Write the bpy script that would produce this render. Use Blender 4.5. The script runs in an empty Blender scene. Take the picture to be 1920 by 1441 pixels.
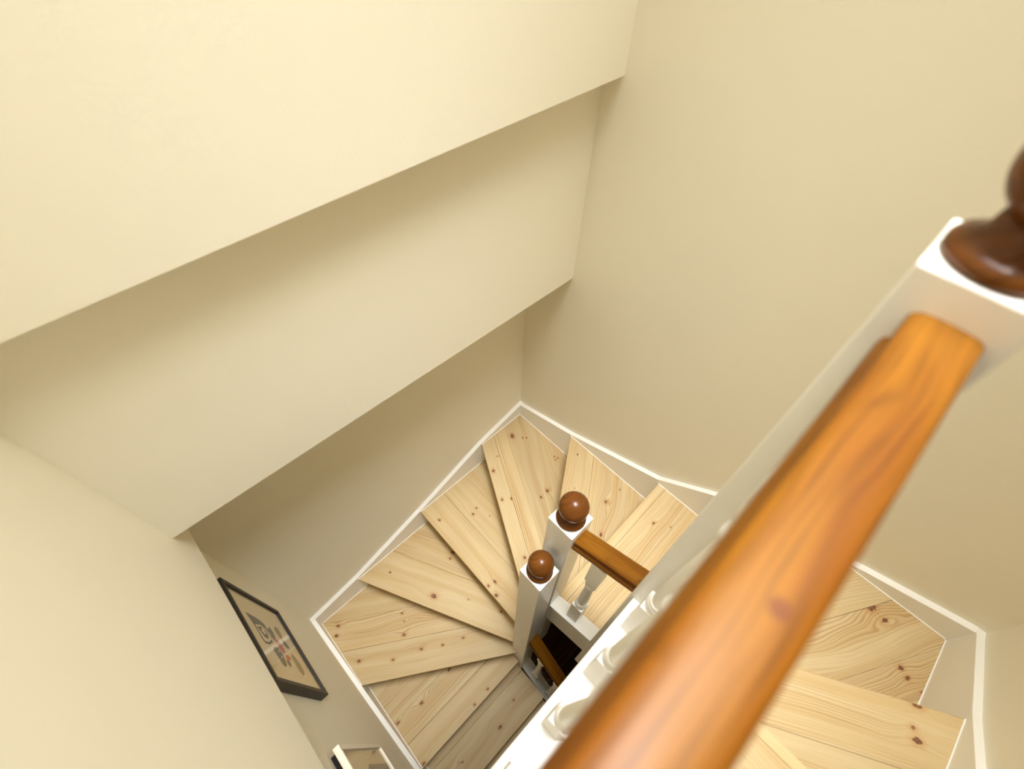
import bpy, bmesh, math, random
from mathutils import Vector, Matrix

random.seed(4)
scene = bpy.context.scene
COL = scene.collection
H = 4.6                      # height of the lens above the lower hall floor; all z below are measured from the lens

# ------------------------------------------------------------------ camera
F_PX = 885.267
CAM_R = [[0.723276, -0.6904, 0.014835], [-0.544431, -0.583308, -0.602782], [0.424814, 0.427902, -0.797768]]
cam_d = bpy.data.cameras.new('camera')
cam_d.sensor_fit = 'HORIZONTAL'; cam_d.sensor_width = 36.0
cam_d.lens = 36.0 * F_PX / 1920.0
cam_d.clip_start = 0.02; cam_d.clip_end = 60
cam_d.dof.use_dof = True
cam_d.dof.focus_distance = 2.05
cam_d.dof.aperture_fstop = 2.3
cam = bpy.data.objects.new('camera', cam_d); COL.objects.link(cam)
rx, dn, fw = [Vector(r) for r in CAM_R]
m = Matrix.Identity(4)
for i in range(3):
    m[i][0] = rx[i]; m[i][1] = -dn[i]; m[i][2] = -fw[i]
m[2][3] = H
cam.matrix_world = m
scene.camera = cam

# ------------------------------------------------------------------ world, lights, exposure
world = bpy.data.worlds.new('world'); scene.world = world
world.use_nodes = True
world.node_tree.nodes['Background'].inputs[0].default_value = (0.9, 0.95, 1.0, 1)
world.node_tree.nodes['Background'].inputs[1].default_value = 0.0

def area(name, loc, target, sx, sy, watts, col):
    l = bpy.data.lights.new(name, 'AREA'); l.shape = 'RECTANGLE'; l.size = sx; l.size_y = sy
    l.energy = watts; l.color = col
    o = bpy.data.objects.new(name, l); COL.objects.link(o)
    o.location = (loc[0], loc[1], loc[2] + H)
    d = Vector(target) - Vector(loc)
    o.rotation_euler = d.to_track_quat('-Z', 'Y').to_euler()
    return o
FILL_COL = (0.965, 0.985, 1.0)
area('wall_fill', (0.93, -0.20, 2.25), (0.93, -0.20, 0.0), 0.4, 1.0, 35.0, FILL_COL)  # added overhead fill that brightens the walls, not a known fixture
def fill_beam(name, loc, target, size, watts, spread):
    o = area(name, loc, target, size, size, watts, FILL_COL); o.data.spread = math.radians(spread)
fill_beam('stair_fill_beam', (0.45, 0.30, 2.22), (0.45, 0.30, 0.0), 0.6, 6.2, 44)  # added narrow beam that brightens the deep treads, no real lamp here
fill_beam('slanted_fill_beam', (0.30, -0.25, 2.22), (0.34, 0.50, -2.4), 0.6, 6.2, 40)  # added slanted beam for treads and back wall, keeps the lower flight dimmer

scene.view_settings.view_transform = 'Standard'
scene.view_settings.look = 'None'
scene.view_settings.gamma = 1.0
scene.view_settings.use_curve_mapping = False
scene.view_settings.exposure = 0.0
scene.cycles.max_bounces = 14
scene.cycles.diffuse_bounces = 7
scene.cycles.caustics_reflective = False
scene.cycles.caustics_refractive = False

# ------------------------------------------------------------------ materials
def lin(c):
    return tuple(((x / 255) / 12.92 if x / 255 <= 0.04045 else ((x / 255 + 0.055) / 1.055) ** 2.4) for x in c) + (1,)

class NT:
    def __init__(self, name):
        self.m = bpy.data.materials.new(name); self.m.use_nodes = True
        self.t = self.m.node_tree; self.n = self.t.nodes
        self.b = self.n['Principled BSDF']
    def new(self, ty, **kw):
        o = self.n.new(ty)
        for k, v in kw.items(): setattr(o, k, v)
        return o
    def link(self, a, b): self.t.links.new(a, b)
    def put(self, sock, v):
        if hasattr(v, 'is_output'): self.link(v, sock)
        else: sock.default_value = v
    def math(self, op, a, b=None, c=None, clamp=False):
        o = self.new('ShaderNodeMath', operation=op); o.use_clamp = clamp
        self.put(o.inputs[0], a)
        if b is not None: self.put(o.inputs[1], b)
        if c is not None: self.put(o.inputs[2], c)
        return o.outputs[0]
    def mix(self, fac, a, b, blend='MIX'):
        o = self.new('ShaderNodeMix', data_type='RGBA', blend_type=blend)
        self.put(o.inputs[0], fac); self.put(o.inputs[6], a); self.put(o.inputs[7], b)
        return o.outputs[2]
    def ramp(self, v, lo, hi):
        o = self.new('ShaderNodeMapRange', interpolation_type='SMOOTHSTEP')
        self.put(o.inputs[0], v); o.inputs[1].default_value = lo; o.inputs[2].default_value = hi
        return o.outputs[0]
    def noise(self, vec, scale, detail=2.0, rough=0.5, dist=0.0):
        o = self.new('ShaderNodeTexNoise'); self.put(o.inputs['Vector'], vec)
        o.inputs['Scale'].default_value = scale; o.inputs['Detail'].default_value = detail
        o.inputs['Roughness'].default_value = rough; o.inputs['Distortion'].default_value = dist
        return o.outputs[0]
    def comb(self, x, y, z):
        o = self.new('ShaderNodeCombineXYZ')
        for i, v in enumerate((x, y, z)): self.put(o.inputs[i], v)
        return o.outputs[0]
    def bump(self, h, strength, dist):
        o = self.new('ShaderNodeBump'); o.inputs['Strength'].default_value = strength
        o.inputs['Distance'].default_value = dist; self.put(o.inputs['Height'], h)
        self.link(o.outputs[0], self.b.inputs['Normal'])

def paint(name, rgb, rough, bump_scale, bump_dist, spec=0.5, var=0.03):
    g = NT(name); tc = g.new('ShaderNodeTexCoord')
    n = g.noise(tc.outputs['Object'], 1.7, 2)
    c = lin(rgb); d = tuple(x * (1 - 2 * var) for x in c[:3]) + (1,)
    g.link(g.mix(n, d, c), g.b.inputs['Base Color'])
    g.b.inputs['Roughness'].default_value = rough
    g.b.inputs['Specular IOR Level'].default_value = spec
    g.bump(g.noise(tc.outputs['Object'], bump_scale, 3), 0.25, bump_dist)
    return g.m

M_WALL = paint('cream_wall_paint', (239, 233, 215), 0.65, 190, 0.0012, 0.25)
M_CEIL = paint('white_ceiling_paint', (248, 246, 240), 0.8, 150, 0.001, 0.2)
M_WHITE = paint('white_gloss_paint', (241, 239, 233), 0.32, 60, 0.0006, 0.5, 0.015)

def pine(name, light, mid, dark, gap=False):
    g = NT(name); tc = g.new('ShaderNodeTexCoord'); sp = g.new('ShaderNodeSeparateXYZ')
    g.link(tc.outputs['Object'], sp.inputs[0])
    x, y = sp.outputs[0], sp.outputs[1]
    oi = g.new('ShaderNodeObjectInfo'); rnd = oi.outputs['Random']
    kt = g.new('ShaderNodeAttribute', attribute_name='board'); ks = g.new('ShaderNodeSeparateXYZ')
    g.link(kt.outputs['Vector'], ks.inputs[0])
    tone, lines, curve = ks.outputs
    off = g.math('MULTIPLY', rnd, 37.0)
    # slow wander of the grain and the cathedral arches
    wv = g.comb(g.math('MULTIPLY_ADD', x, 1.6, off), g.math('MULTIPLY', y, 5.0), off)
    wander = g.math('SUBTRACT', g.noise(wv, 1.0, 2), 0.5)
    yy = g.math('MULTIPLY_ADD', wander, g.math('MULTIPLY_ADD', curve, 0.22, 0.02), y)
    knot = 0.0; halo = 0.0; edge = 0.0
    wn = g.noise(tc.outputs['Object'], 120, 2)
    wob = g.math('MULTIPLY_ADD', wn, 1.3, -0.65)
    for i in range(5):
        a = g.new('ShaderNodeAttribute', attribute_name='knot_%d' % i); s = g.new('ShaderNodeSeparateXYZ')
        g.link(a.outputs['Vector'], s.inputs[0])
        r = g.math('MAXIMUM', s.outputs[2], 0.0001)
        dx = g.math('DIVIDE', g.math('SUBTRACT', x, s.outputs[0]), r)
        dy = g.math('DIVIDE', g.math('SUBTRACT', y, s.outputs[1]), r)
        d = g.math('ADD', g.math('SQRT', g.math('ADD', g.math('MULTIPLY', g.math('MULTIPLY', dx, dx), 0.55), g.math('MULTIPLY', g.math('MULTIPLY', dy, dy), 1.1))), wob)
        k = g.math('SUBTRACT', 1.0, g.ramp(d, 0.55, 1.0))
        h = g.math('SUBTRACT', 1.0, g.ramp(d, 0.7, 2.6))
        e = g.math('MULTIPLY', k, g.ramp(d, 0.3, 0.75))
        knot = g.math('MAXIMUM', knot, k); halo = g.math('MAXIMUM', halo, h); edge = g.math('MAXIMUM', edge, e)
        far = g.math('SQRT', g.math('ADD', g.math('MULTIPLY', g.math('MULTIPLY', dx, dx), 0.12), g.math('MULTIPLY', dy, dy)))
        push = g.math('MULTIPLY', g.math('SUBTRACT', 1.0, g.ramp(far, 0.3, 3.6)), g.math('MULTIPLY', r, 1.6))
        yy = g.math('ADD', yy, push)
    # growth rings : sharp on one side, soft on the other, fading in and out
    ph = g.math('FRACT', g.math('MULTIPLY_ADD', yy, 140.0, g.math('MULTIPLY', g.noise(g.comb(off, g.math('MULTIPLY', yy, 26.0), 0.0), 1.0, 2), 6.0)))
    ring = g.math('MULTIPLY', g.ramp(ph, 0.35, 0.85), g.math('SUBTRACT', 1.0, g.ramp(ph, 0.90, 1.0)))
    amt = g.ramp(g.noise(g.comb(g.math('MULTIPLY_ADD', x, 1.2, off), g.math('MULTIPLY', yy, 14.0), 3.0), 1.0, 2), 0.32, 0.68)
    band = g.noise(g.comb(g.math('MULTIPLY_ADD', x, 0.9, off), g.math('MULTIPLY', yy, 24.0), 9.0), 1.0, 2)
    fine = g.noise(g.comb(g.math('MULTIPLY_ADD', x, 6.0, off), g.math('MULTIPLY', yy, 420.0), 5.0), 1.0, 2)
    col = g.mix(g.ramp(band, 0.35, 0.72), lin(light), lin(mid))
    col = g.mix(g.math('MULTIPLY', g.math('MULTIPLY', ring, amt), lines), col, lin(dark))
    col = g.mix(g.math('MULTIPLY', g.ramp(fine, 0.45, 0.75), 0.22), col, lin(dark))
    col = g.mix(g.math('MULTIPLY', halo, 0.35), col, lin((176, 112, 60)))
    col = g.mix(g.math('MULTIPLY', knot, 0.85), col, g.mix(g.ramp(wn, 0.35, 0.65), lin((92, 52, 32)), lin((150, 98, 60))))
    col = g.mix(g.math('MULTIPLY', edge, 0.6), col, lin((66, 38, 24)))
    tv = g.new('ShaderNodeHueSaturation'); g.put(tv.inputs['Color'], col)
    g.link(tone, tv.inputs['Value'])
    g.link(tv.outputs[0], g.b.inputs['Base Color'])
    g.b.inputs['Roughness'].default_value = 0.52
    g.b.inputs['Specular IOR Level'].default_value = 0.22
    g.bump(g.math('ADD', ring, g.math('MULTIPLY', knot, -1.0)), 0.05, 0.001)
    return g.m
M_PINE = pine('oiled_pine', (205, 184, 142), (195, 168, 121), (160, 121, 76))
M_DARK = pine('dark_stained_floor', (138, 90, 50), (120, 74, 38), (78, 44, 20))

def stained(name, light, mid, dark, rough, streak, zmix):
    g = NT(name); tc = g.new('ShaderNodeTexCoord'); sp = g.new('ShaderNodeSeparateXYZ')
    g.link(tc.outputs['Object'], sp.inputs[0]); x, y, z = sp.outputs
    oi = g.new('ShaderNodeObjectInfo'); off = g.math('MULTIPLY', oi.outputs['Random'], 23.0)
    w = g.noise(g.comb(g.math('MULTIPLY_ADD', x, 3.0, off), g.math('MULTIPLY', y, 9.0), g.math('MULTIPLY', z, 9.0 * zmix)), 1.0, 3)
    yy = g.math('MULTIPLY_ADD', w, 0.03, g.math('MULTIPLY_ADD', z, zmix, y))
    big = g.noise(g.comb(g.math('MULTIPLY_ADD', x, 4.0, off), g.math('MULTIPLY', yy, 30.0), off), 1.0, 3)
    fine = g.noise(g.comb(g.math('MULTIPLY_ADD', x, 9.0, off), g.math('MULTIPLY', yy, 300.0), off), 1.0, 2)
    blot = g.noise(g.comb(g.math('MULTIPLY_ADD', x, 14.0, off), g.math('MULTIPLY', y, 26.0), 0.0), 1.0, 2)
    col = g.mix(g.ramp(big, 0.35, 0.68), lin(light), lin(mid))
    col = g.mix(g.math('MULTIPLY', g.ramp(fine, 0.42, 0.72), streak), col, lin(dark))
    col = g.mix(g.math('MULTIPLY', g.ramp(blot, 0.62, 0.78), 0.55), col, lin(dark))
    ka = g.new('ShaderNodeAttribute', attribute_name='knot_0'); ss = g.new('ShaderNodeSeparateXYZ'); g.link(ka.outputs['Vector'], ss.inputs[0])
    r = g.math('MAXIMUM', ss.outputs[2], 0.0001)
    dx = g.math('DIVIDE', g.math('SUBTRACT', x, ss.outputs[0]), r); dy = g.math('DIVIDE', g.math('SUBTRACT', y, ss.outputs[1]), r)
    d = g.math('SQRT', g.math('ADD', g.math('MULTIPLY', dx, dx), g.math('MULTIPLY', dy, dy)))
    col = g.mix(g.math('MULTIPLY', g.math('SUBTRACT', 1.0, g.ramp(d, 0.6, 1.2)), 0.8), col, lin((96, 50, 22)))
    g.link(col, g.b.inputs['Base Color'])
    g.b.inputs['Roughness'].default_value = rough
    g.b.inputs['Specular IOR Level'].default_value = 0.2; g.b.inputs['Coat Weight'].default_value = 0.08; g.b.inputs['Coat Roughness'].default_value = 0.22
    g.bump(fine, 0.05, 0.0006)
    return g.m
M_RAIL = stained('orange_stained_handrail', (132, 84, 14), (112, 63, 5), (66, 36, 4), 0.5, 0.5, 0.0)
M_BALL = stained('brown_stained_finial', (104, 60, 20), (90, 50, 14), (56, 29, 8), 0.26, 0.45, 1.0)

def flat(name, rgb, rough=0.6, grain=0.06):
    g = NT(name); tc = g.new('ShaderNodeTexCoord')
    n = g.noise(tc.outputs['Object'], 60, 3); c = lin(rgb)
    g.link(g.mix(n, tuple(v * (1 - grain) for v in c[:3]) + (1,), c), g.b.inputs['Base Color'])
    g.b.inputs['Roughness'].default_value = rough
    return g.m
def frame_wood(name, a, b, rough):
    g = NT(name); tc = g.new('ShaderNodeTexCoord'); mp = g.new('ShaderNodeMapping')
    g.link(tc.outputs['Object'], mp.inputs[0]); mp.inputs['Scale'].default_value = (260, 12, 260)
    n = g.noise(mp.outputs[0], 1.0, 3)
    g.link(g.mix(n, lin(a), lin(b)), g.b.inputs['Base Color']); g.b.inputs['Roughness'].default_value = rough
    return g.m
M_BLACK = frame_wood('black_stained_frame', (30, 26, 22), (52, 45, 36), 0.5)
M_FRAMEW = frame_wood('white_washed_frame', (236, 226, 206), (244, 238, 224), 0.4)
M_PAPER = flat('cream_paper', (238, 222, 184), 0.8)
M_INK = flat('charcoal_ink', (72, 66, 62), 0.8)
M_OCHRE = flat('ochre_ink', (140, 118, 66), 0.8)
M_RED = flat('red_ink', (206, 84, 54), 0.8)
M_GREYP = flat('grey_print', (128, 118, 108), 0.8)
M_SUBFLOOR_SHADE = flat('dark_subfloor_gap_shade', (34, 28, 22), 0.9)  # hidden subfloor, and the shade painted behind the white frame
def glass(name):
    g = NT(name); o = g.n['Material Output']
    tr = g.new('ShaderNodeBsdfTransparent'); gl = g.new('ShaderNodeBsdfGlossy'); gl.inputs['Roughness'].default_value = 0.01
    fr = g.new('ShaderNodeFresnel'); fr.inputs[0].default_value = 1.45
    ge = g.new('ShaderNodeNewGeometry'); mx = g.new('ShaderNodeMixShader'); g.link(g.math('MULTIPLY', fr.outputs[0], g.math('SUBTRACT', 1.0, ge.outputs['Backfacing'])), mx.inputs[0]); g.link(tr.outputs[0], mx.inputs[1]); g.link(gl.outputs[0], mx.inputs[2])
    g.link(mx.outputs[0], o.inputs['Surface']); return g.m
M_GLASS = glass('picture_glass')

# ------------------------------------------------------------------ mesh helpers
ROOTS = []
def empty(name, loc, label, cat, group=None):
    o = bpy.data.objects.new(name, None); COL.objects.link(o); o.location = loc
    o.empty_display_size = 0.1; ROOTS.append(o)
    tag(o, label, cat, group); return o
def tag(o, label=None, cat=None, group=None, kind=None):
    if label: o['label'] = label
    if cat: o['category'] = cat
    if group: o['group'] = group
    if kind: o['kind'] = kind
    return o
def wloc(o):
    v = Vector(o.location)
    while o.parent: o = o.parent; v += o.location
    return v
def mesh(name, verts, faces, mat, parent=None, smooth=False, origin=None, angle=0.0, attrs=None, bevel=0.0, seg=2):
    """verts in scene coordinates; the object gets its own origin (base centre by default) and a turn about z"""
    vs = [Vector(v) for v in verts]
    if origin is None:
        lo = [min(v[i] for v in vs) for i in range(3)]; hi = [max(v[i] for v in vs) for i in range(3)]
        origin = Vector(((lo[0] + hi[0]) / 2, (lo[1] + hi[1]) / 2, lo[2]))
    origin = Vector(origin)
    R = Matrix.Rotation(-angle, 3, 'Z')
    me = bpy.data.meshes.new(name)
    me.from_pydata([tuple(R @ (v - origin)) for v in vs], [], faces)
    bm = bmesh.new(); bm.from_mesh(me)
    bmesh.ops.recalc_face_normals(bm, faces=bm.faces[:])
    if bevel:
        bmesh.ops.bevel(bm, geom=[e for e in bm.edges if len(e.link_faces) == 2 and e.calc_face_angle(0) > 0.5], offset=bevel, segments=seg, affect='EDGES', profile=0.5)
    bm.to_mesh(me); bm.free()
    if smooth:
        for p in me.polygons: p.use_smooth = True
        if smooth == 'auto':
            pass
    if attrs:
        for k, v in attrs.items():
            a = me.attributes.new(k, 'FLOAT_VECTOR', 'POINT')
            a.data.foreach_set('vector', list(v) * len(me.vertices))
    me.materials.append(mat)
    o = bpy.data.objects.new(name, me); COL.objects.link(o)
    if parent is not None:
        pa = parent.rotation_euler.z
        o.parent = parent; o.location = Matrix.Rotation(-pa, 3, 'Z') @ (origin - wloc(parent)); angle -= pa
    else:
        o.location = origin; ROOTS.append(o)
    o.rotation_euler = (0, 0, angle)
    return o
def prism_vf(poly, z0, z1):
    n = len(poly)
    v = [(p[0], p[1], z0) for p in poly] + [(p[0], p[1], z1) for p in poly]
    f = [tuple(range(n - 1, -1, -1)), tuple(range(n, 2 * n))] + [(i, (i + 1) % n, n + (i + 1) % n, n + i) for i in range(n)]
    return v, f
def prism(name, poly, z0, z1, mat, parent=None, **k):
    v, f = prism_vf(poly, z0, z1); return mesh(name, v, f, mat, parent, **k)
def box(name, x0, x1, y0, y1, z0, z1, mat, parent=None, **k):
    return prism(name, [(x0, y0), (x1, y0), (x1, y1), (x0, y1)], z0, z1, mat, parent, **k)
def struct(o): o['kind'] = 'structure'; return o
def clip(poly, p, n):
    """keep the side of the line through p where n points"""
    out = []
    for i in range(len(poly)):
        a, b = poly[i], poly[(i + 1) % len(poly)]
        da = (a[0] - p[0]) * n[0] + (a[1] - p[1]) * n[1]; db = (b[0] - p[0]) * n[0] + (b[1] - p[1]) * n[1]
        if da >= 0: out.append(a)
        if (da >= 0) != (db >= 0):
            t = da / (da - db); out.append((a[0] + t * (b[0] - a[0]), a[1] + t * (b[1] - a[1])))
    return out
def lathe_vf(profile, cx, cy, seg=28):
    v = []; f = []
    for r, z in profile:
        for i in range(seg):
            a = 2 * math.pi * i / seg
            v.append((cx + r * math.cos(a), cy + r * math.sin(a), z))
    for j in range(len(profile) - 1):
        for i in range(seg):
            f.append((j * seg + i, j * seg + (i + 1) % seg, (j + 1) * seg + (i + 1) % seg, (j + 1) * seg + i))
    f.append(tuple(range(seg - 1, -1, -1))); f.append(tuple((len(profile) - 1) * seg + i for i in range(seg)))
    return v, f
def join_vf(parts):
    V = []; Fc = []
    for v, f in parts:
        b = len(V); V += v; Fc += [tuple(b + i for i in q) for q in f]
    return V, Fc

# ------------------------------------------------------------------ setting: walls, floors, ceiling
XR, Y3, XP, YR = 1.157, 1.090, -0.377, -0.759        # faces of the stair skirting
T = 0.022                                            # its thickness
WX, WY, WP, WR = XR + T, Y3 + T, XP - T, YR - T      # wall faces behind
ZF, ZC = -H, 2.3
LAND = -1.224
XL, XE, YE = -0.321, -1.7, -2.3
struct(box('wall_right', WX, WX + 0.15, YE, WY + 0.15, ZF, ZC, M_WALL))
struct(box('wall_left', WP - 0.15, WX, WY, WY + 0.15, ZF, ZC, M_WALL))
struct(box('wall_lower', WP - 0.15, WP, YE, WY, ZF, -1.352, M_WALL))
Y1, Z1, Y2 = 0.798, -0.495, 0.865
# band of wall above the stairs, standing proud in two steps
v = [(XL, Y2, -1.184), (WX, Y2, -1.214), (WX, WY, -1.214), (XL, WY, -1.184), (XL, Y2, Z1), (WX, Y2, Z1), (WX, WY, Z1), (XL, WY, Z1)]
struct(mesh('wall_upper', v, [(0, 1, 2, 3), (4, 5, 6, 7), (0, 1, 5, 4), (1, 2, 6, 5), (2, 3, 7, 6), (3, 0, 4, 7)], M_WALL))
struct(box('wall_top', XL, WX, Y1, WY, Z1, ZC, M_WALL))
# thick wall on the near left whose lower edge ends above the pictures
v = [(XL - 0.22, -0.088, -1.372), (XL, -0.088, -1.372), (XL, WY, -1.333), (XL - 0.22, WY, -1.333), (XL - 0.22, -0.088, ZC), (XL, -0.088, ZC), (XL, WY, ZC), (XL - 0.22, WY, ZC)]
struct(mesh('wall_near', v, [(0, 1, 2, 3), (4, 5, 6, 7), (0, 1, 5, 4), (1, 2, 6, 5), (2, 3, 7, 6), (3, 0, 4, 7)], M_WALL))
struct(box('wall_front', 0.70, WX, WR - 0.12, WR, ZF, ZC, M_WALL))
struct(box('wall_back', XE, WX, YE - 0.12, YE, ZF, ZC, M_WALL))
struct(box('wall_side', XE - 0.12, XE, YE, WY, LAND - 0.3, ZC, M_WALL))
struct(box('ceiling', XE, WX, YE, WY, ZC, ZC + 0.1, M_CEIL))

def knots_attr(board, kn):
    d = {'board': board}
    for i in range(5):
        d['knot_%d' % i] = kn[i] if i < len(kn) else (9.0, 9.0, 0.0001)
    return d
# landing floor
fl = struct(box('floor', XE, 0.396, YE, -0.10, LAND - 0.22, LAND - 0.02, M_WHITE))
xs = 0.416; first = True
while xs > -1.65:
    w = 0.024 if first else random.uniform(0.12, 0.14)
    x0 = max(xs - w, XE)
    kn = []
    if not first and xs > 0.3: kn = [(0.62, 0.012, 0.0075)]
    box('board', x0 + 0.0004, xs - 0.0004, YE, -0.0885, LAND - 0.02, LAND, M_PINE, fl,
        origin=((x0 + xs) / 2, -1.0, LAND - 0.02), angle=math.pi / 2, attrs=knots_attr((1.06 if first else random.uniform(0.94, 1.02), 0.0 if first else 0.6, 0.5), kn))
    xs = x0; first = False
# lower hall floor
lf = struct(box('floor', XE, WX, YE, WY, ZF - 0.1, ZF - 0.02, M_SUBFLOOR_SHADE))
y = YE
while y < WY:
    y1 = min(y + 0.145, WY)
    box('board', WP, WX, y + 0.0008, y1 - 0.0008, ZF - 0.02, ZF, M_DARK, lf, attrs=knots_attr((random.uniform(0.8, 1.15), 0.7, 0.5), [(random.uniform(-.6, .6), 0, 0.012)]))
    y = y1

# stair skirting boards (wall strings)
def skirt(name, axis, face, sgn, prof, drop):
    """prof: list of (coordinate along wall, top z)"""
    n = len(prof); V = []; Fc = []
    def P(a, off, z): return (a, face + sgn * off, z) if axis == 'x' else (face + sgn * off, a, z)
    for off in (0.0, T):
        V += [P(a, off, z) for a, z in prof] + [P(a, off, z - drop) for a, z in prof]
    for i in range(n - 1):
        b = 2 * n
        Fc += [(i, i + 1, n + i + 1, n + i), (b + i, b + i + 1, b + n + i + 1, b + n + i), (i, i + 1, b + i + 1, b + i), (n + i, n + i + 1, b + n + i + 1, b + n + i)]
    for i in (0, n - 1): Fc.append((i, n + i, 3 * n + i, 2 * n + i))
    return struct(mesh(name, V, Fc, M_WHITE))
skirt('baseboard_left', 'x', Y3, 1, [(WX, -2.30), (XR, -2.304), (0.844, -2.386), (0.373, -2.586), (-0.094, -2.762), (XP, -2.826), (WP, -2.83)], 0.36)
skirt('baseboard_lower', 'y', XP, -1, [(Y3, -2.828), (0.682, -2.928), (0.207, -3.078), (-0.016, -3.262), (-1.5, -4.5)], 0.40)
skirt('baseboard_right', 'y', XR, 1, [(Y3, -2.304), (0.709, -2.178), (0.211, -1.966), (-0.009, -1.781), (-0.494, -1.583), (YR, -1.498)], 0.36)
skirt('baseboard_front', 'x', YR, -1, [(WX, -1.500), (XR, -1.496), (0.878, -1.403), (0.70, -1.322)], 0.36)

# ------------------------------------------------------------------ staircase
stairs = empty('staircase', (0.4, 0.1, ZF), 'winding staircase of pale knotty pine treads turning around white posts', 'staircase')
# nosing k : (tread top z, outer end on the wall, inner end)
NOSE = {
    -4: (-3.87, (-0.377, -0.682), (0.32, -0.681)),
    -3: (-3.685, (-0.377, -0.460), (0.32, -0.459)),
    -2: (-3.50, (-0.377, -0.238), (0.32, -0.237)),
    -1: (-3.315, (-0.377, -0.016), (0.32, -0.015)),
    0: (-3.132, (-0.377, 0.205), (0.32, 0.207)),
    1: (-2.945, (-0.377, 0.684), (0.295, 0.247)),
    2: (-2.777, (-0.094, 1.090), (0.308, 0.292)),
    3: (-2.597, (0.373, 1.090), (0.368, 0.332)),
    4: (-2.398, (0.846, 1.088), (0.490, 0.413)),
    5: (-2.186, (1.157, 0.708), (0.820, 0.483)),
    6: (-1.987, (1.157, 0.197), (0.482, 0.187)),
    7: (-1.80, (1.157, -0.030), (0.507, -0.030)),
    8: (-1.612, (1.157, -0.452), (0.507, -0.077)),
    9: (-1.416, (0.859, -0.759), (0.670, -0.434)),
    10: (LAND, (0.416, -0.759), (0.416, -0.10)),
}
INNER = {}
for k in range(-4, 1): INNER[k] = [((0.318, 0), (-1, 0))]
INNER[1] = [((0.37, 0), (-1, 0))]
INNER[2] = [((0, 0.240), (0, 1))]
for k in (3, 4): INNER[k] = [((0, 0.272), (0, 1))]
INNER[5] = [((0.509, 0), (1, 0))]
INNER[6] = [((0.477, 0), (1, 0))]
INNER[7] = INNER[8] = [((0.509, 0), (1, 0))]
INNER[9] = [((0, -0.093), (0, -1))]
# board widths from the nosing back and (value, ring strength, arch) of each
BOARDS = {
    -4: [(9, 0.98, .5, .4)], -3: [(9, 0.95, .5, .4)], -2: [(.12, 0.97, .4, .3), (9, 0.99, .6, .4)],
    -1: [(.19, 0.97, 0.75, 1.0), (9, 0.95, .5, .4)],
    0: [(.130, 1.0, .45, .2), (.13, 1.01, .7, .3), (.13, 0.96, .85, .3), (9, 0.93, .5, .5)],
    1: [(.177, 0.965, .25, .4), (.16, 1.04, .85, .6), (9, 1.0, .5, .3)],
    2: [(.208, 1.01, .2, .2), (.14, 1.02, .8, .25), (9, 0.98, .7, .2)],
    3: [(.165, 1.03, .35, .25), (.165, 1.02, .45, .3), (9, 0.97, .3, .3)],
    4: [(.08, 1.0, .45, .3), (.078, 1.05, .9, .08), (.19, 0.90, .45, .6), (9, 0.97, .5, .4)],
    5: [(.137, 1.0, .55, .6), (.02, 1.06, .1, .1), (.18, 0.99, .85, .9), (.02, 1.06, .1, .1), (9, 1.0, .4, .3)],
    6: [(.038, 1.06, .15, .1), (.125, 1.03, .75, .5), (9, 1.04, .5, .2)],
    7: [(.14, 1.0, .5, .3), (9, 1.0, .5, .3)],
    8: [(.13, 1.0, .5, .3), (.15, 1.0, .6, .5), (9, .99, .7, .45)],
    9: [(.15, 1.04, .55, .15), (.12, 1.02, .6, .2), (9, 1.0, .5, .3)],
}
# knots seen on each tread : (x, y, radius)
KNOTS = {4: [(1.016, 1.011, 0.012), (1.052, 0.96, 0.0042), (1.069, 0.944, 0.0042), (0.783, 0.92, 0.009), (0.803, 0.892, 0.003), (0.861, 0.972, 0.004), (1.097, 0.747, 0.0042), (1.105, 0.729, 0.0042), (1.086, 0.728, 0.0035), (0.917, 0.632, 0.009), (0.866, 0.627, 0.006), (0.703, 0.763, 0.007), (0.743, 0.732, 0.007), (0.636, 0.59, 0.004), (0.608, 0.526, 0.0035), (0.577, 0.46, 0.0075)], 3: [(0.42, 0.979, 0.007), (0.62, 0.889, 0.0055), (0.581, 0.874, 0.007), (0.643, 0.802, 0.003), (0.829, 1.087, 0.006), (0.424, 0.517, 0.008), (0.385, 0.527, 0.007), (0.384, 0.464, 0.009)], 2: [(0.384, 0.841, 0.0095), (0.351, 0.825, 0.007), (0.059, 0.997, 0.004), (0.158, 0.731, 0.014), (0.285, 0.585, 0.0035), (0.274, 0.579, 0.0035), (0.372, 0.418, 0.006), (0.058, 0.998, 0.005)], 1: [(-0.317, 1.017, 0.0085), (-0.35, 0.98, 0.0085), (-0.02, 0.826, 0.006), (-0.035, 0.782, 0.004), (-0.077, 0.728, 0.009), (-0.049, 0.605, 0.0075), (0.047, 0.541, 0.006), (0.153, 0.489, 0.006), (-0.192, 0.669, 0.0075), (-0.327, 0.79, 0.0085)], 0: [(0.0, 0.452, 0.009), (-0.208, 0.433, 0.0095), (-0.356, 0.449, 0.0085), (0.097, 0.231, 0.006), (-0.004, 0.226, 0.006), (-0.36, 0.217, 0.0085)], -1: [(0.175, 0.099, 0.006), (0.031, 0.059, 0.0095), (-0.223, 0.089, 0.005)], 5: [(1.099, 0.606, 0.0045), (0.945, 0.49, 0.003), (1.003, 0.337, 0.0085), (1.103, 0.331, 0.003), (0.861, 0.25, 0.0085)], 6: [(0.987, 0.103, 0.006), (1.027, 0.041, 0.003)], 8: [(1.083, -0.561, 0.0125), (1.074, -0.606, 0.008), (0.976, -0.69, 0.007), (0.962, -0.713, 0.006), (0.954, -0.755, 0.004)], 9: [(0.801, -0.665, 0.0085), (0.745, -0.674, 0.0055), (0.726, -0.691, 0.0085)]}
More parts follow.
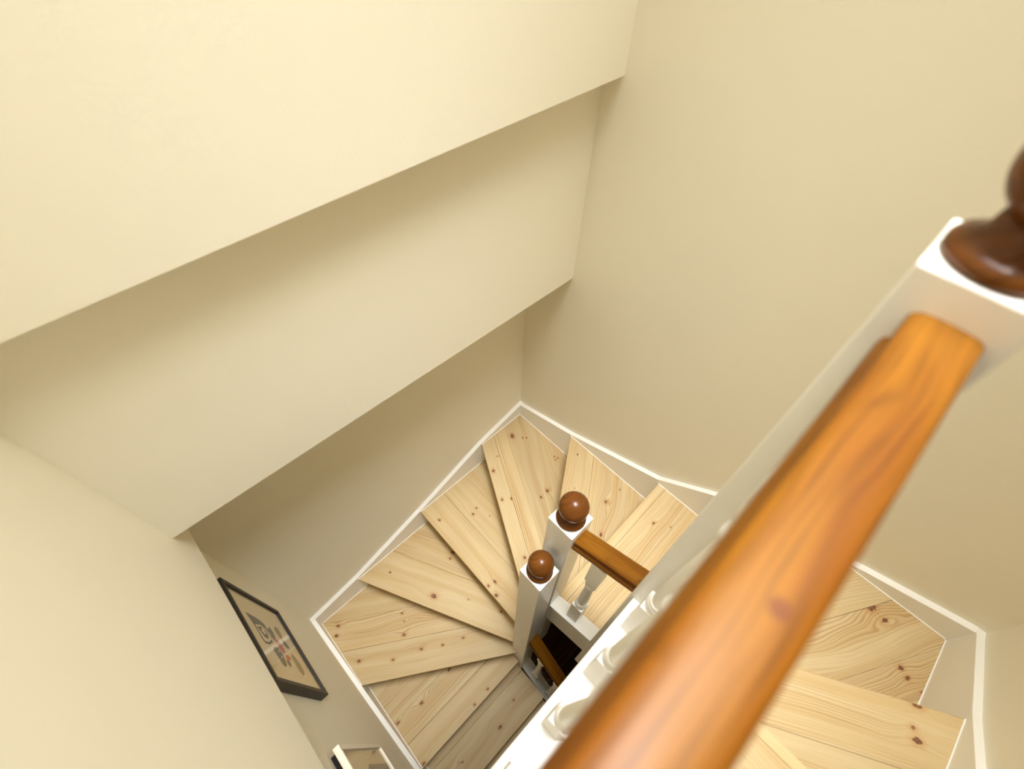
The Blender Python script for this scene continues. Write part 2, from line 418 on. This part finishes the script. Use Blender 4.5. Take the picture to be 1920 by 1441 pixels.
def nrm(k):
    z, a, b = NOSE[k]
    t = Vector((b[0] - a[0], b[1] - a[1])).normalized(); n = Vector((-t.y, t.x))
    if k + 1 in NOSE:
        q = NOSE[k + 1]; c = ((q[1][0] + q[2][0]) / 2 - a[0], (q[1][1] + q[2][1]) / 2 - a[1])
        if n.x * c[0] + n.y * c[1] < 0: n = -n
    return t, n
N10 = Vector((-1, 0))
TH = 0.034
for k in range(-4, 10):
    z, a, b = NOSE[k]; t, n = nrm(k)
    poly = [(XP, YR - (1 if k < 0 else 0)), (XR, YR - (1 if k < 0 else 0)), (XR, Y3), (XP, Y3)]
    poly = clip(poly, a, n)
    n2 = N10 if k == 9 else nrm(k + 1)[1]
    a2 = NOSE[k + 1][1]
    back = (a2[0] + n2.x * 0.045, a2[1] + n2.y * 0.045)
    poly = clip(poly, back, (-n2.x, -n2.y))
    for p, nn in INNER[k]: poly = clip(poly, p, nn)
    core = clip(poly, (a[0] + n.x * 0.003, a[1] + n.y * 0.003), n)
    tr = prism('tread', core, z - TH, z - 0.014, M_PINE, stairs, angle=math.atan2(t.y, t.x), attrs=knots_attr((0.97, 0.4, 0.2), []))
    d0 = 0.0; ang = math.atan2(t.y, t.x)
    for bi, (w, tone, lines, curve) in enumerate(BOARDS[k]):
        g0 = 0.0003 if not (k == 0 and bi == 1) else 0.0016
        bp = clip(poly, (a[0] + n.x * (d0 + (g0 if bi else 0)), a[1] + n.y * (d0 + (g0 if bi else 0))), n)
        bp = clip(bp, (a[0] + n.x * (d0 + w - 0.0003), a[1] + n.y * (d0 + w - 0.0003)), (-n.x, -n.y))
        if len(bp) < 3 or max(abs(bp[i][0] - bp[0][0]) + abs(bp[i][1] - bp[0][1]) for i in range(len(bp))) < 0.03: break
        cx = sum(p[0] for p in bp) / len(bp); cy = sum(p[1] for p in bp) / len(bp)
        R = Matrix.Rotation(-ang, 2)
        kn = []
        for kx, ky, kr in KNOTS.get(k, []):
            s = (kx - a[0]) * n.x + (ky - a[1]) * n.y
            if d0 <= s < d0 + w:
                q = R @ Vector((kx - cx, ky - cy)); kn.append((q.x, q.y, kr))
        kn = sorted(kn, key=lambda q: -q[2])[:5]
        prism('board', bp, z - 0.014, z, M_PINE, tr, origin=(cx, cy, z - 0.014), angle=ang, attrs=knots_attr((tone, lines, curve), kn),
              bevel=0.0022 if bi == 0 else 0.0, seg=2)
        d0 += w
    # filler bead where the tread meets the skirting
    for i in range(len(poly)):
        p, q = poly[i], poly[(i + 1) % len(poly)]
        for ax, val, sg in ((0, XR, -1), (1, Y3, -1), (0, XP, 1), (1, YR, 1)):
            if abs(p[ax] - val) < 1e-4 and abs(q[ax] - val) < 1e-4 and abs(p[1 - ax] - q[1 - ax]) > 0.03:
                lo, hi = sorted((p[1 - ax], q[1 - ax])); i0, i1 = sorted((val, val + sg * 0.0028))
                if ax == 0: box('filler_bead', i0, i1, lo, hi, z, z + 0.0012, M_WHITE, tr)
                else: box('filler_bead', lo, hi, i0, i1, z, z + 0.0012, M_WHITE, tr)
    # riser under the nosing
    if k > -4:
        rp = [(XP, YR - (1 if k < 0 else 0)), (XR, YR - (1 if k < 0 else 0)), (XR, Y3), (XP, Y3)]
        rp = clip(rp, (a[0] + n.x * 0.024, a[1] + n.y * 0.024), n); rp = clip(rp, (a[0] + n.x * 0.040, a[1] + n.y * 0.040), (-n.x, -n.y))
        for p, nn in INNER[k]: rp = clip(rp, p, nn)
        prism('riser', rp, NOSE[k - 1][0], z - TH, M_WHITE, stairs)
prism('riser', [(0.376, -0.759), (0.392, -0.759), (0.392, -0.10), (0.376, -0.10)], NOSE[9][0], LAND - 0.24, M_WHITE, stairs)
box('landing_fascia', XL, 0.42, -0.086, -0.020, LAND - 0.25, LAND - 0.022, M_WHITE, stairs)

def sloped(name, x0, x1, ya, za, yb, zb, depth, mat, parent, bevel=0.0):
    """bar between two heights, running along y"""
    v = [(x0, ya, za - depth), (x1, ya, za - depth), (x1, ya, za), (x0, ya, za), (x0, yb, zb - depth), (x1, yb, zb - depth), (x1, yb, zb), (x0, yb, zb)]
    return mesh(name, v, [(0, 1, 2, 3), (4, 5, 6, 7), (0, 1, 5, 4), (1, 2, 6, 5), (2, 3, 7, 6), (3, 0, 4, 7)], mat, parent, bevel=bevel)
sloped('string', 0.428, 0.470, 0.184, -2.012, -0.005, -1.920, 0.225, M_WHITE, stairs)
sloped('string', 0.335, 0.385, 0.184, -3.275, -1.0, -4.425, 0.30, M_WHITE, stairs)

# ------------------------------------------------------------------ newel posts
def newel(x0, y0, w, zb, zt, r, hb, label, group):
    e = empty('newel_post', (x0 + w / 2, y0 + w / 2, zb), label, 'newel post', group)
    box('post', x0, x0 + w, y0, y0 + w, zb, zt, M_WHITE, e, bevel=0.0025, seg=2)
    cx, cy = x0 + w / 2, y0 + w / 2
    rb = w * 0.475
    prof = [(rb * 0.93, zt + 0.0002), (rb, zt + 0.004), (rb, zt + 0.009), (rb * 0.94, zt + 0.0135), (rb * 0.80, zt + 0.0165), (rb * 0.70, zt + 0.019), (r * 0.62, zt + 0.024), (r * 0.56, zt + hb - r * 0.80)]
    vb, fb = lathe_vf(prof, cx, cy, 48)
    base = mesh('finial_base', vb, fb, M_BALL, e, smooth=True)
    pb = []
    for i in range(1, 25):
        a = -math.pi / 2 + 0.55 + (math.pi - 0.55 - 0.05) * (i - 1) / 23
        pb.append((r * math.cos(a), zt + hb + r * math.sin(a)))
    vb, fb = lathe_vf(pb, cx, cy, 48)
    mesh('finial_ball', vb, fb, M_BALL, e, smooth=True)
    return e
GN = 'white newel posts with brown ball tops'
newel(0.420, 0.184, 0.087, -2.95, -1.238, 0.0405, 0.073, 'white square newel post with brown ball, farther of the close pair', GN)
newel(0.320, 0.184, 0.086, -3.44, -1.484, 0.0392, 0.066, 'white square newel post with brown ball, lower and nearer of the close pair', GN)
newel(0.420, -0.092, 0.087, -2.362, -0.2225, 0.0405, 0.073, 'white newel post at the end of the large near handrail, top right', GN)

# ------------------------------------------------------------------ balustrades
PROFILE = [(0.022, -0.058), (0.0285, -0.054), (0.0300, -0.046), (0.0292, -0.038), (0.0270, -0.0345), (0.0190, -0.0315), (0.0172, -0.026), (0.0180, -0.020), (0.0225, -0.0165), (0.0258, -0.0135), (0.0268, -0.0085), (0.0250, -0.0040), (0.0200, -0.0014), (0.011, -0.0003), (0.0, 0.0)]
PROFILE = PROFILE + [(-u, w) for u, w in reversed(PROFILE[:-1])]
def rail(p0, p1, parent, knot=None, sw=1.0):
    a, b = Vector(p0), Vector(p1); d = (b - a); h = Vector((d.x, d.y, 0)).normalized(); s = Vector((-h.y, h.x, 0))
    n = len(PROFILE); V = []
    for q in (a, b):
        V += [q + s * u * sw + Vector((0, 0, w)) for u, w in PROFILE]
    Fc = [(i, (i + 1) % n, n + (i + 1) % n, n + i) for i in range(n)] + [tuple(range(n - 1, -1, -1)), tuple(range(n, 2 * n))]
    ang = math.atan2(h.y, h.x)
    o = mesh('handrail', V, Fc, M_RAIL, parent, origin=(a + b) / 2, angle=ang, attrs={'knot_0': knot or (9, 9, 0.0001)}, smooth=True)
    md = o.modifiers.new('edges', 'EDGE_SPLIT'); md.split_angle = math.radians(50)
    return o
def baluster(cx, cy, z0, z1, parent, half=0.0215, block=0.20, top=0.14):
    zb, zt = z0 + block, z1 - top
    L = zt - zb
    pr = [(0.0205, 0.0), (0.0214, 0.008), (0.0205, 0.018), (0.0152, 0.021), (0.0152, 0.026), (0.0200, 0.030), (0.0208, 0.038), (0.0200, 0.046), (0.0152, 0.050), (0.0152, 0.055), (0.0188, 0.0595), (0.0195, 0.066), (0.0188, 0.0715), (0.0160, 0.075),
          (0.0170, 0.13), (0.0172, 0.22), (0.0165, 0.36), (0.0150, 0.52), (0.0132, 0.66), (0.0124, 0.72), (0.0130, 0.745), (0.0182, 0.76), (0.0194, 0.785), (0.0182, 0.81), (0.0140, 0.825), (0.0146, 0.85), (0.0195, 0.90), (0.0212, 0.96), (0.0212, 1.0)]
    def q(u):                       # keep the bead group at the foot the same size on every height
        return u * 0.52 if u < 0.075 else 0.039 + (u - 0.075) / 0.925 * (L - 0.039)
    pv = lathe_vf([(r, zb + q(u)) for r, u in pr], cx, cy, 24)
    b1 = prism_vf([(cx - half, cy - half), (cx + half, cy - half), (cx + half, cy + half), (cx - half, cy + half)], z0, zb)
    b2 = prism_vf([(cx - half, cy - half), (cx + half, cy - half), (cx + half, cy + half), (cx - half, cy + half)], zt, z1)
    V, Fc = join_vf([b1, pv, b2])
    o = mesh('baluster', V, Fc, M_WHITE, parent, smooth=True)
    md = o.modifiers.new('edges', 'EDGE_SPLIT'); md.split_angle = math.radians(38)
    return o
# landing guard
g1 = empty('landing_balustrade', (0.05, -0.05, LAND), 'white turned balustrade with a broad blurred orange handrail crossing the foreground', 'balustrade')
zc = LAND + 0.006
box('base_rail', XL, 0.42, -0.088, -0.0145, zc - 0.026, zc, M_WHITE, g1, bevel=0.003)
rail((XL, -0.0475, -0.2545), (0.42, -0.0515, -0.2545), g1, knot=(0.087, -0.007, 0.0065))
for i in range(6):
    baluster(0.1005 + 0.1325 * (2 - i), -0.0525, zc, -0.2545 - 0.056, g1, block=0.205, top=0.19)
# short raking guard between the two posts
g2 = empty('upper_balustrade', (0.45, 0.09, -1.98), 'short orange handrail with one white baluster beside the farther ball post', 'balustrade')
rail((0.463, 0.184, -1.283), (0.463, -0.005, -1.193), g2)
cap = sloped('base_rail', 0.420, 0.476, 0.184, -1.989, -0.005, -1.897, 0.020, M_WHITE, g2, bevel=0.002)
sloped('base_moulding', 0.4235, 0.4265, 0.184, -2.010, -0.005, -1.918, 0.012, M_WHITE, g2)
baluster(0.4555, 0.0935, -1.965, -1.293, g2, block=0.20, top=0.16)
# lower raking guard
g3 = empty('lower_balustrade', (0.36, 0.0, -3.5), 'dark orange handrail on small white balusters deep in the stairwell gap', 'balustrade')
rail((0.365, 0.184, -2.452), (0.365, -1.0, -3.70), g3)
sloped('base_rail', 0.324, 0.392, 0.184, -3.255, -1.0, -4.405, 0.020, M_WHITE, g3, bevel=0.002)
for i in range(6):
    yb = 0.100 - 0.122 * i
    baluster(0.3645, yb, -3.262 - 0.971 * (0.184 - yb) - 0.02, -2.51 - 1.054 * (0.184 - yb), g3, block=0.13, top=0.10)

# ------------------------------------------------------------------ pictures on the lower wall
def picture(name, y0, y1, z0, z1, xf, depth, fw, mat, label, mat_side=None):
    e = empty(name, (WP, (y0 + y1) / 2, z0), label, 'picture')
    xb = xf - depth
    box('frame_side', xb, xf, y0, y0 + fw, z0, z1, mat, e, bevel=0.0008, seg=1)
    box('frame_side', xb, xf, y1 - fw, y1, z0, z1, mat, e, bevel=0.0008, seg=1)
    box('frame_top', xb, xf, y0 + fw, y1 - fw, z1 - fw, z1, mat, e, bevel=0.0008, seg=1)
    box('frame_bottom', xb, xf, y0 + fw, y1 - fw, z0, z0 + fw, mat, e, bevel=0.0008, seg=1)
    box('print_sheet', xb + 0.004, xf - 0.012, y0 + fw, y1 - fw, z0 + fw, z1 - fw, M_PAPER, e)
    box('glass_pane', xf - 0.0065, xf - 0.0045, y0 + fw, y1 - fw, z0 + fw, z1 - fw, M_GLASS, e)
    return e
def yzshape(name, pts, x, th, mat, parent):
    n = len(pts)
    v = [(x, p[0], p[1]) for p in pts] + [(x + th, p[0], p[1]) for p in pts]
    f = [tuple(range(n - 1, -1, -1)), tuple(range(n, 2 * n))] + [(i, (i + 1) % n, n + (i + 1) % n, n + i) for i in range(n)]
    return mesh(name, v, f, mat, parent)
p1 = picture('framed_print', 0.542, 0.930, -2.072, -1.585, -0.368, 0.030, 0.015, M_BLACK, 'black framed abstract print in grey, red and ochre on the lower wall')
ART = [('ink', 1, [(0.8294, -1.692), (0.8292, -1.7247), (0.8251, -1.7897), (0.8121, -1.8237), (0.7853, -1.83), (0.754, -1.8177), (0.7308, -1.8063), (0.7113, -1.7543), (0.7095, -1.7209), (0.727, -1.7105), (0.7483, -1.7119), (0.7809, -1.7104), (0.8003, -1.7016)]), ('paper', 2, [(0.7861, -1.7235), (0.7964, -1.7735), (0.7844, -1.8081), (0.7613, -1.8139), (0.7417, -1.807), (0.7218, -1.7589), (0.7209, -1.7264), (0.7411, -1.7228), (0.7683, -1.7228)]), ('ink', 3, [(0.7791, -1.7272), (0.7877, -1.7677), (0.7747, -1.7927), (0.7529, -1.794), (0.7352, -1.7707), (0.7387, -1.7471), (0.7596, -1.736)]), ('paper', 4, [(0.7764, -1.7573), (0.781, -1.7798), (0.7596, -1.7792), (0.7534, -1.7641), (0.7633, -1.7517)]), ('ink', 1, [(0.8115, -1.8694), (0.7942, -1.8775), (0.7658, -1.8725), (0.7434, -1.8344), (0.7557, -1.8257), (0.778, -1.8338), (0.7909, -1.8323)]), ('ochre', 1, [(0.83, -1.9408), (0.8319, -1.9693), (0.8116, -1.9721), (0.7849, -1.9605), (0.7688, -1.9361), (0.7765, -1.9218), (0.7913, -1.9112), (0.8139, -1.9156)]), ('ink', 1, [(0.7699, -1.9412), (0.7625, -1.9676), (0.7485, -1.9731), (0.732, -1.9655), (0.732, -1.932), (0.7444, -1.9202)]), ('red', 2, [(0.7602, -1.8465), (0.755, -1.8705), (0.7394, -1.8891), (0.7162, -1.8926), (0.696, -1.8706), (0.6959, -1.8483), (0.712, -1.8383), (0.7354, -1.8348)]), ('red', 2, [(0.6912, -1.8616), (0.6917, -1.8923), (0.6844, -1.9084), (0.6722, -1.8954), (0.6685, -1.8612), (0.6769, -1.8527)]), ('ink', 1, [(0.7116, -1.7954), (0.7124, -1.8302), (0.6882, -1.8383), (0.6528, -1.8243), (0.6377, -1.8129), (0.6289, -1.7825), (0.6447, -1.7736), (0.6702, -1.7688), (0.6919, -1.763)]), ('paper', 2, [(0.7006, -1.8136), (0.7006, -1.8222), (0.6931, -1.8194), (0.6921, -1.8096)]), ('paper', 2, [(0.6777, -1.8118), (0.6782, -1.8193), (0.6718, -1.8179), (0.6709, -1.8082)]), ('ink', 1, [(0.6692, -1.8486), (0.6663, -1.8718), (0.6544, -1.8712), (0.6372, -1.8531), (0.6415, -1.8384), (0.6517, -1.8369)]), ('ochre', 1, [(0.712, -1.9557), (0.6999, -1.9752), (0.6724, -1.9862), (0.6451, -1.9839), (0.624, -1.9637), (0.6161, -1.9338), (0.6367, -1.9246), (0.6666, -1.9237), (0.6918, -1.928)])]
for mt, lay, pts in ART:
    yzshape('print_shape', pts, -0.3800 + 0.0003 * lay, 0.0003, {'ink': M_INK, 'ochre': M_OCHRE, 'red': M_RED, 'paper': M_PAPER}[mt], p1)
p2 = picture('framed_print', -0.10, 0.335, -2.362, -1.775, -0.360, 0.020, 0.016, M_FRAMEW, 'white framed print low on the wall, cut off by the bottom edge')
box('gap_shade', WP, -0.3805, -0.09, 0.325, -2.352, -1.800, M_SUBFLOOR_SHADE, p2)  # dark block paints in the shade of the gap between frame and wall
yzshape('print_shape', [(0.27, -2.06), (0.262, -2.34), (-0.08, -2.34), (-0.08, -1.86), (0.20, -1.90)], -0.3718, 0.0004, M_GREYP, p2)

# lift the whole scene so that the lower hall floor is at height 0
for o in ROOTS: o.location.z += H
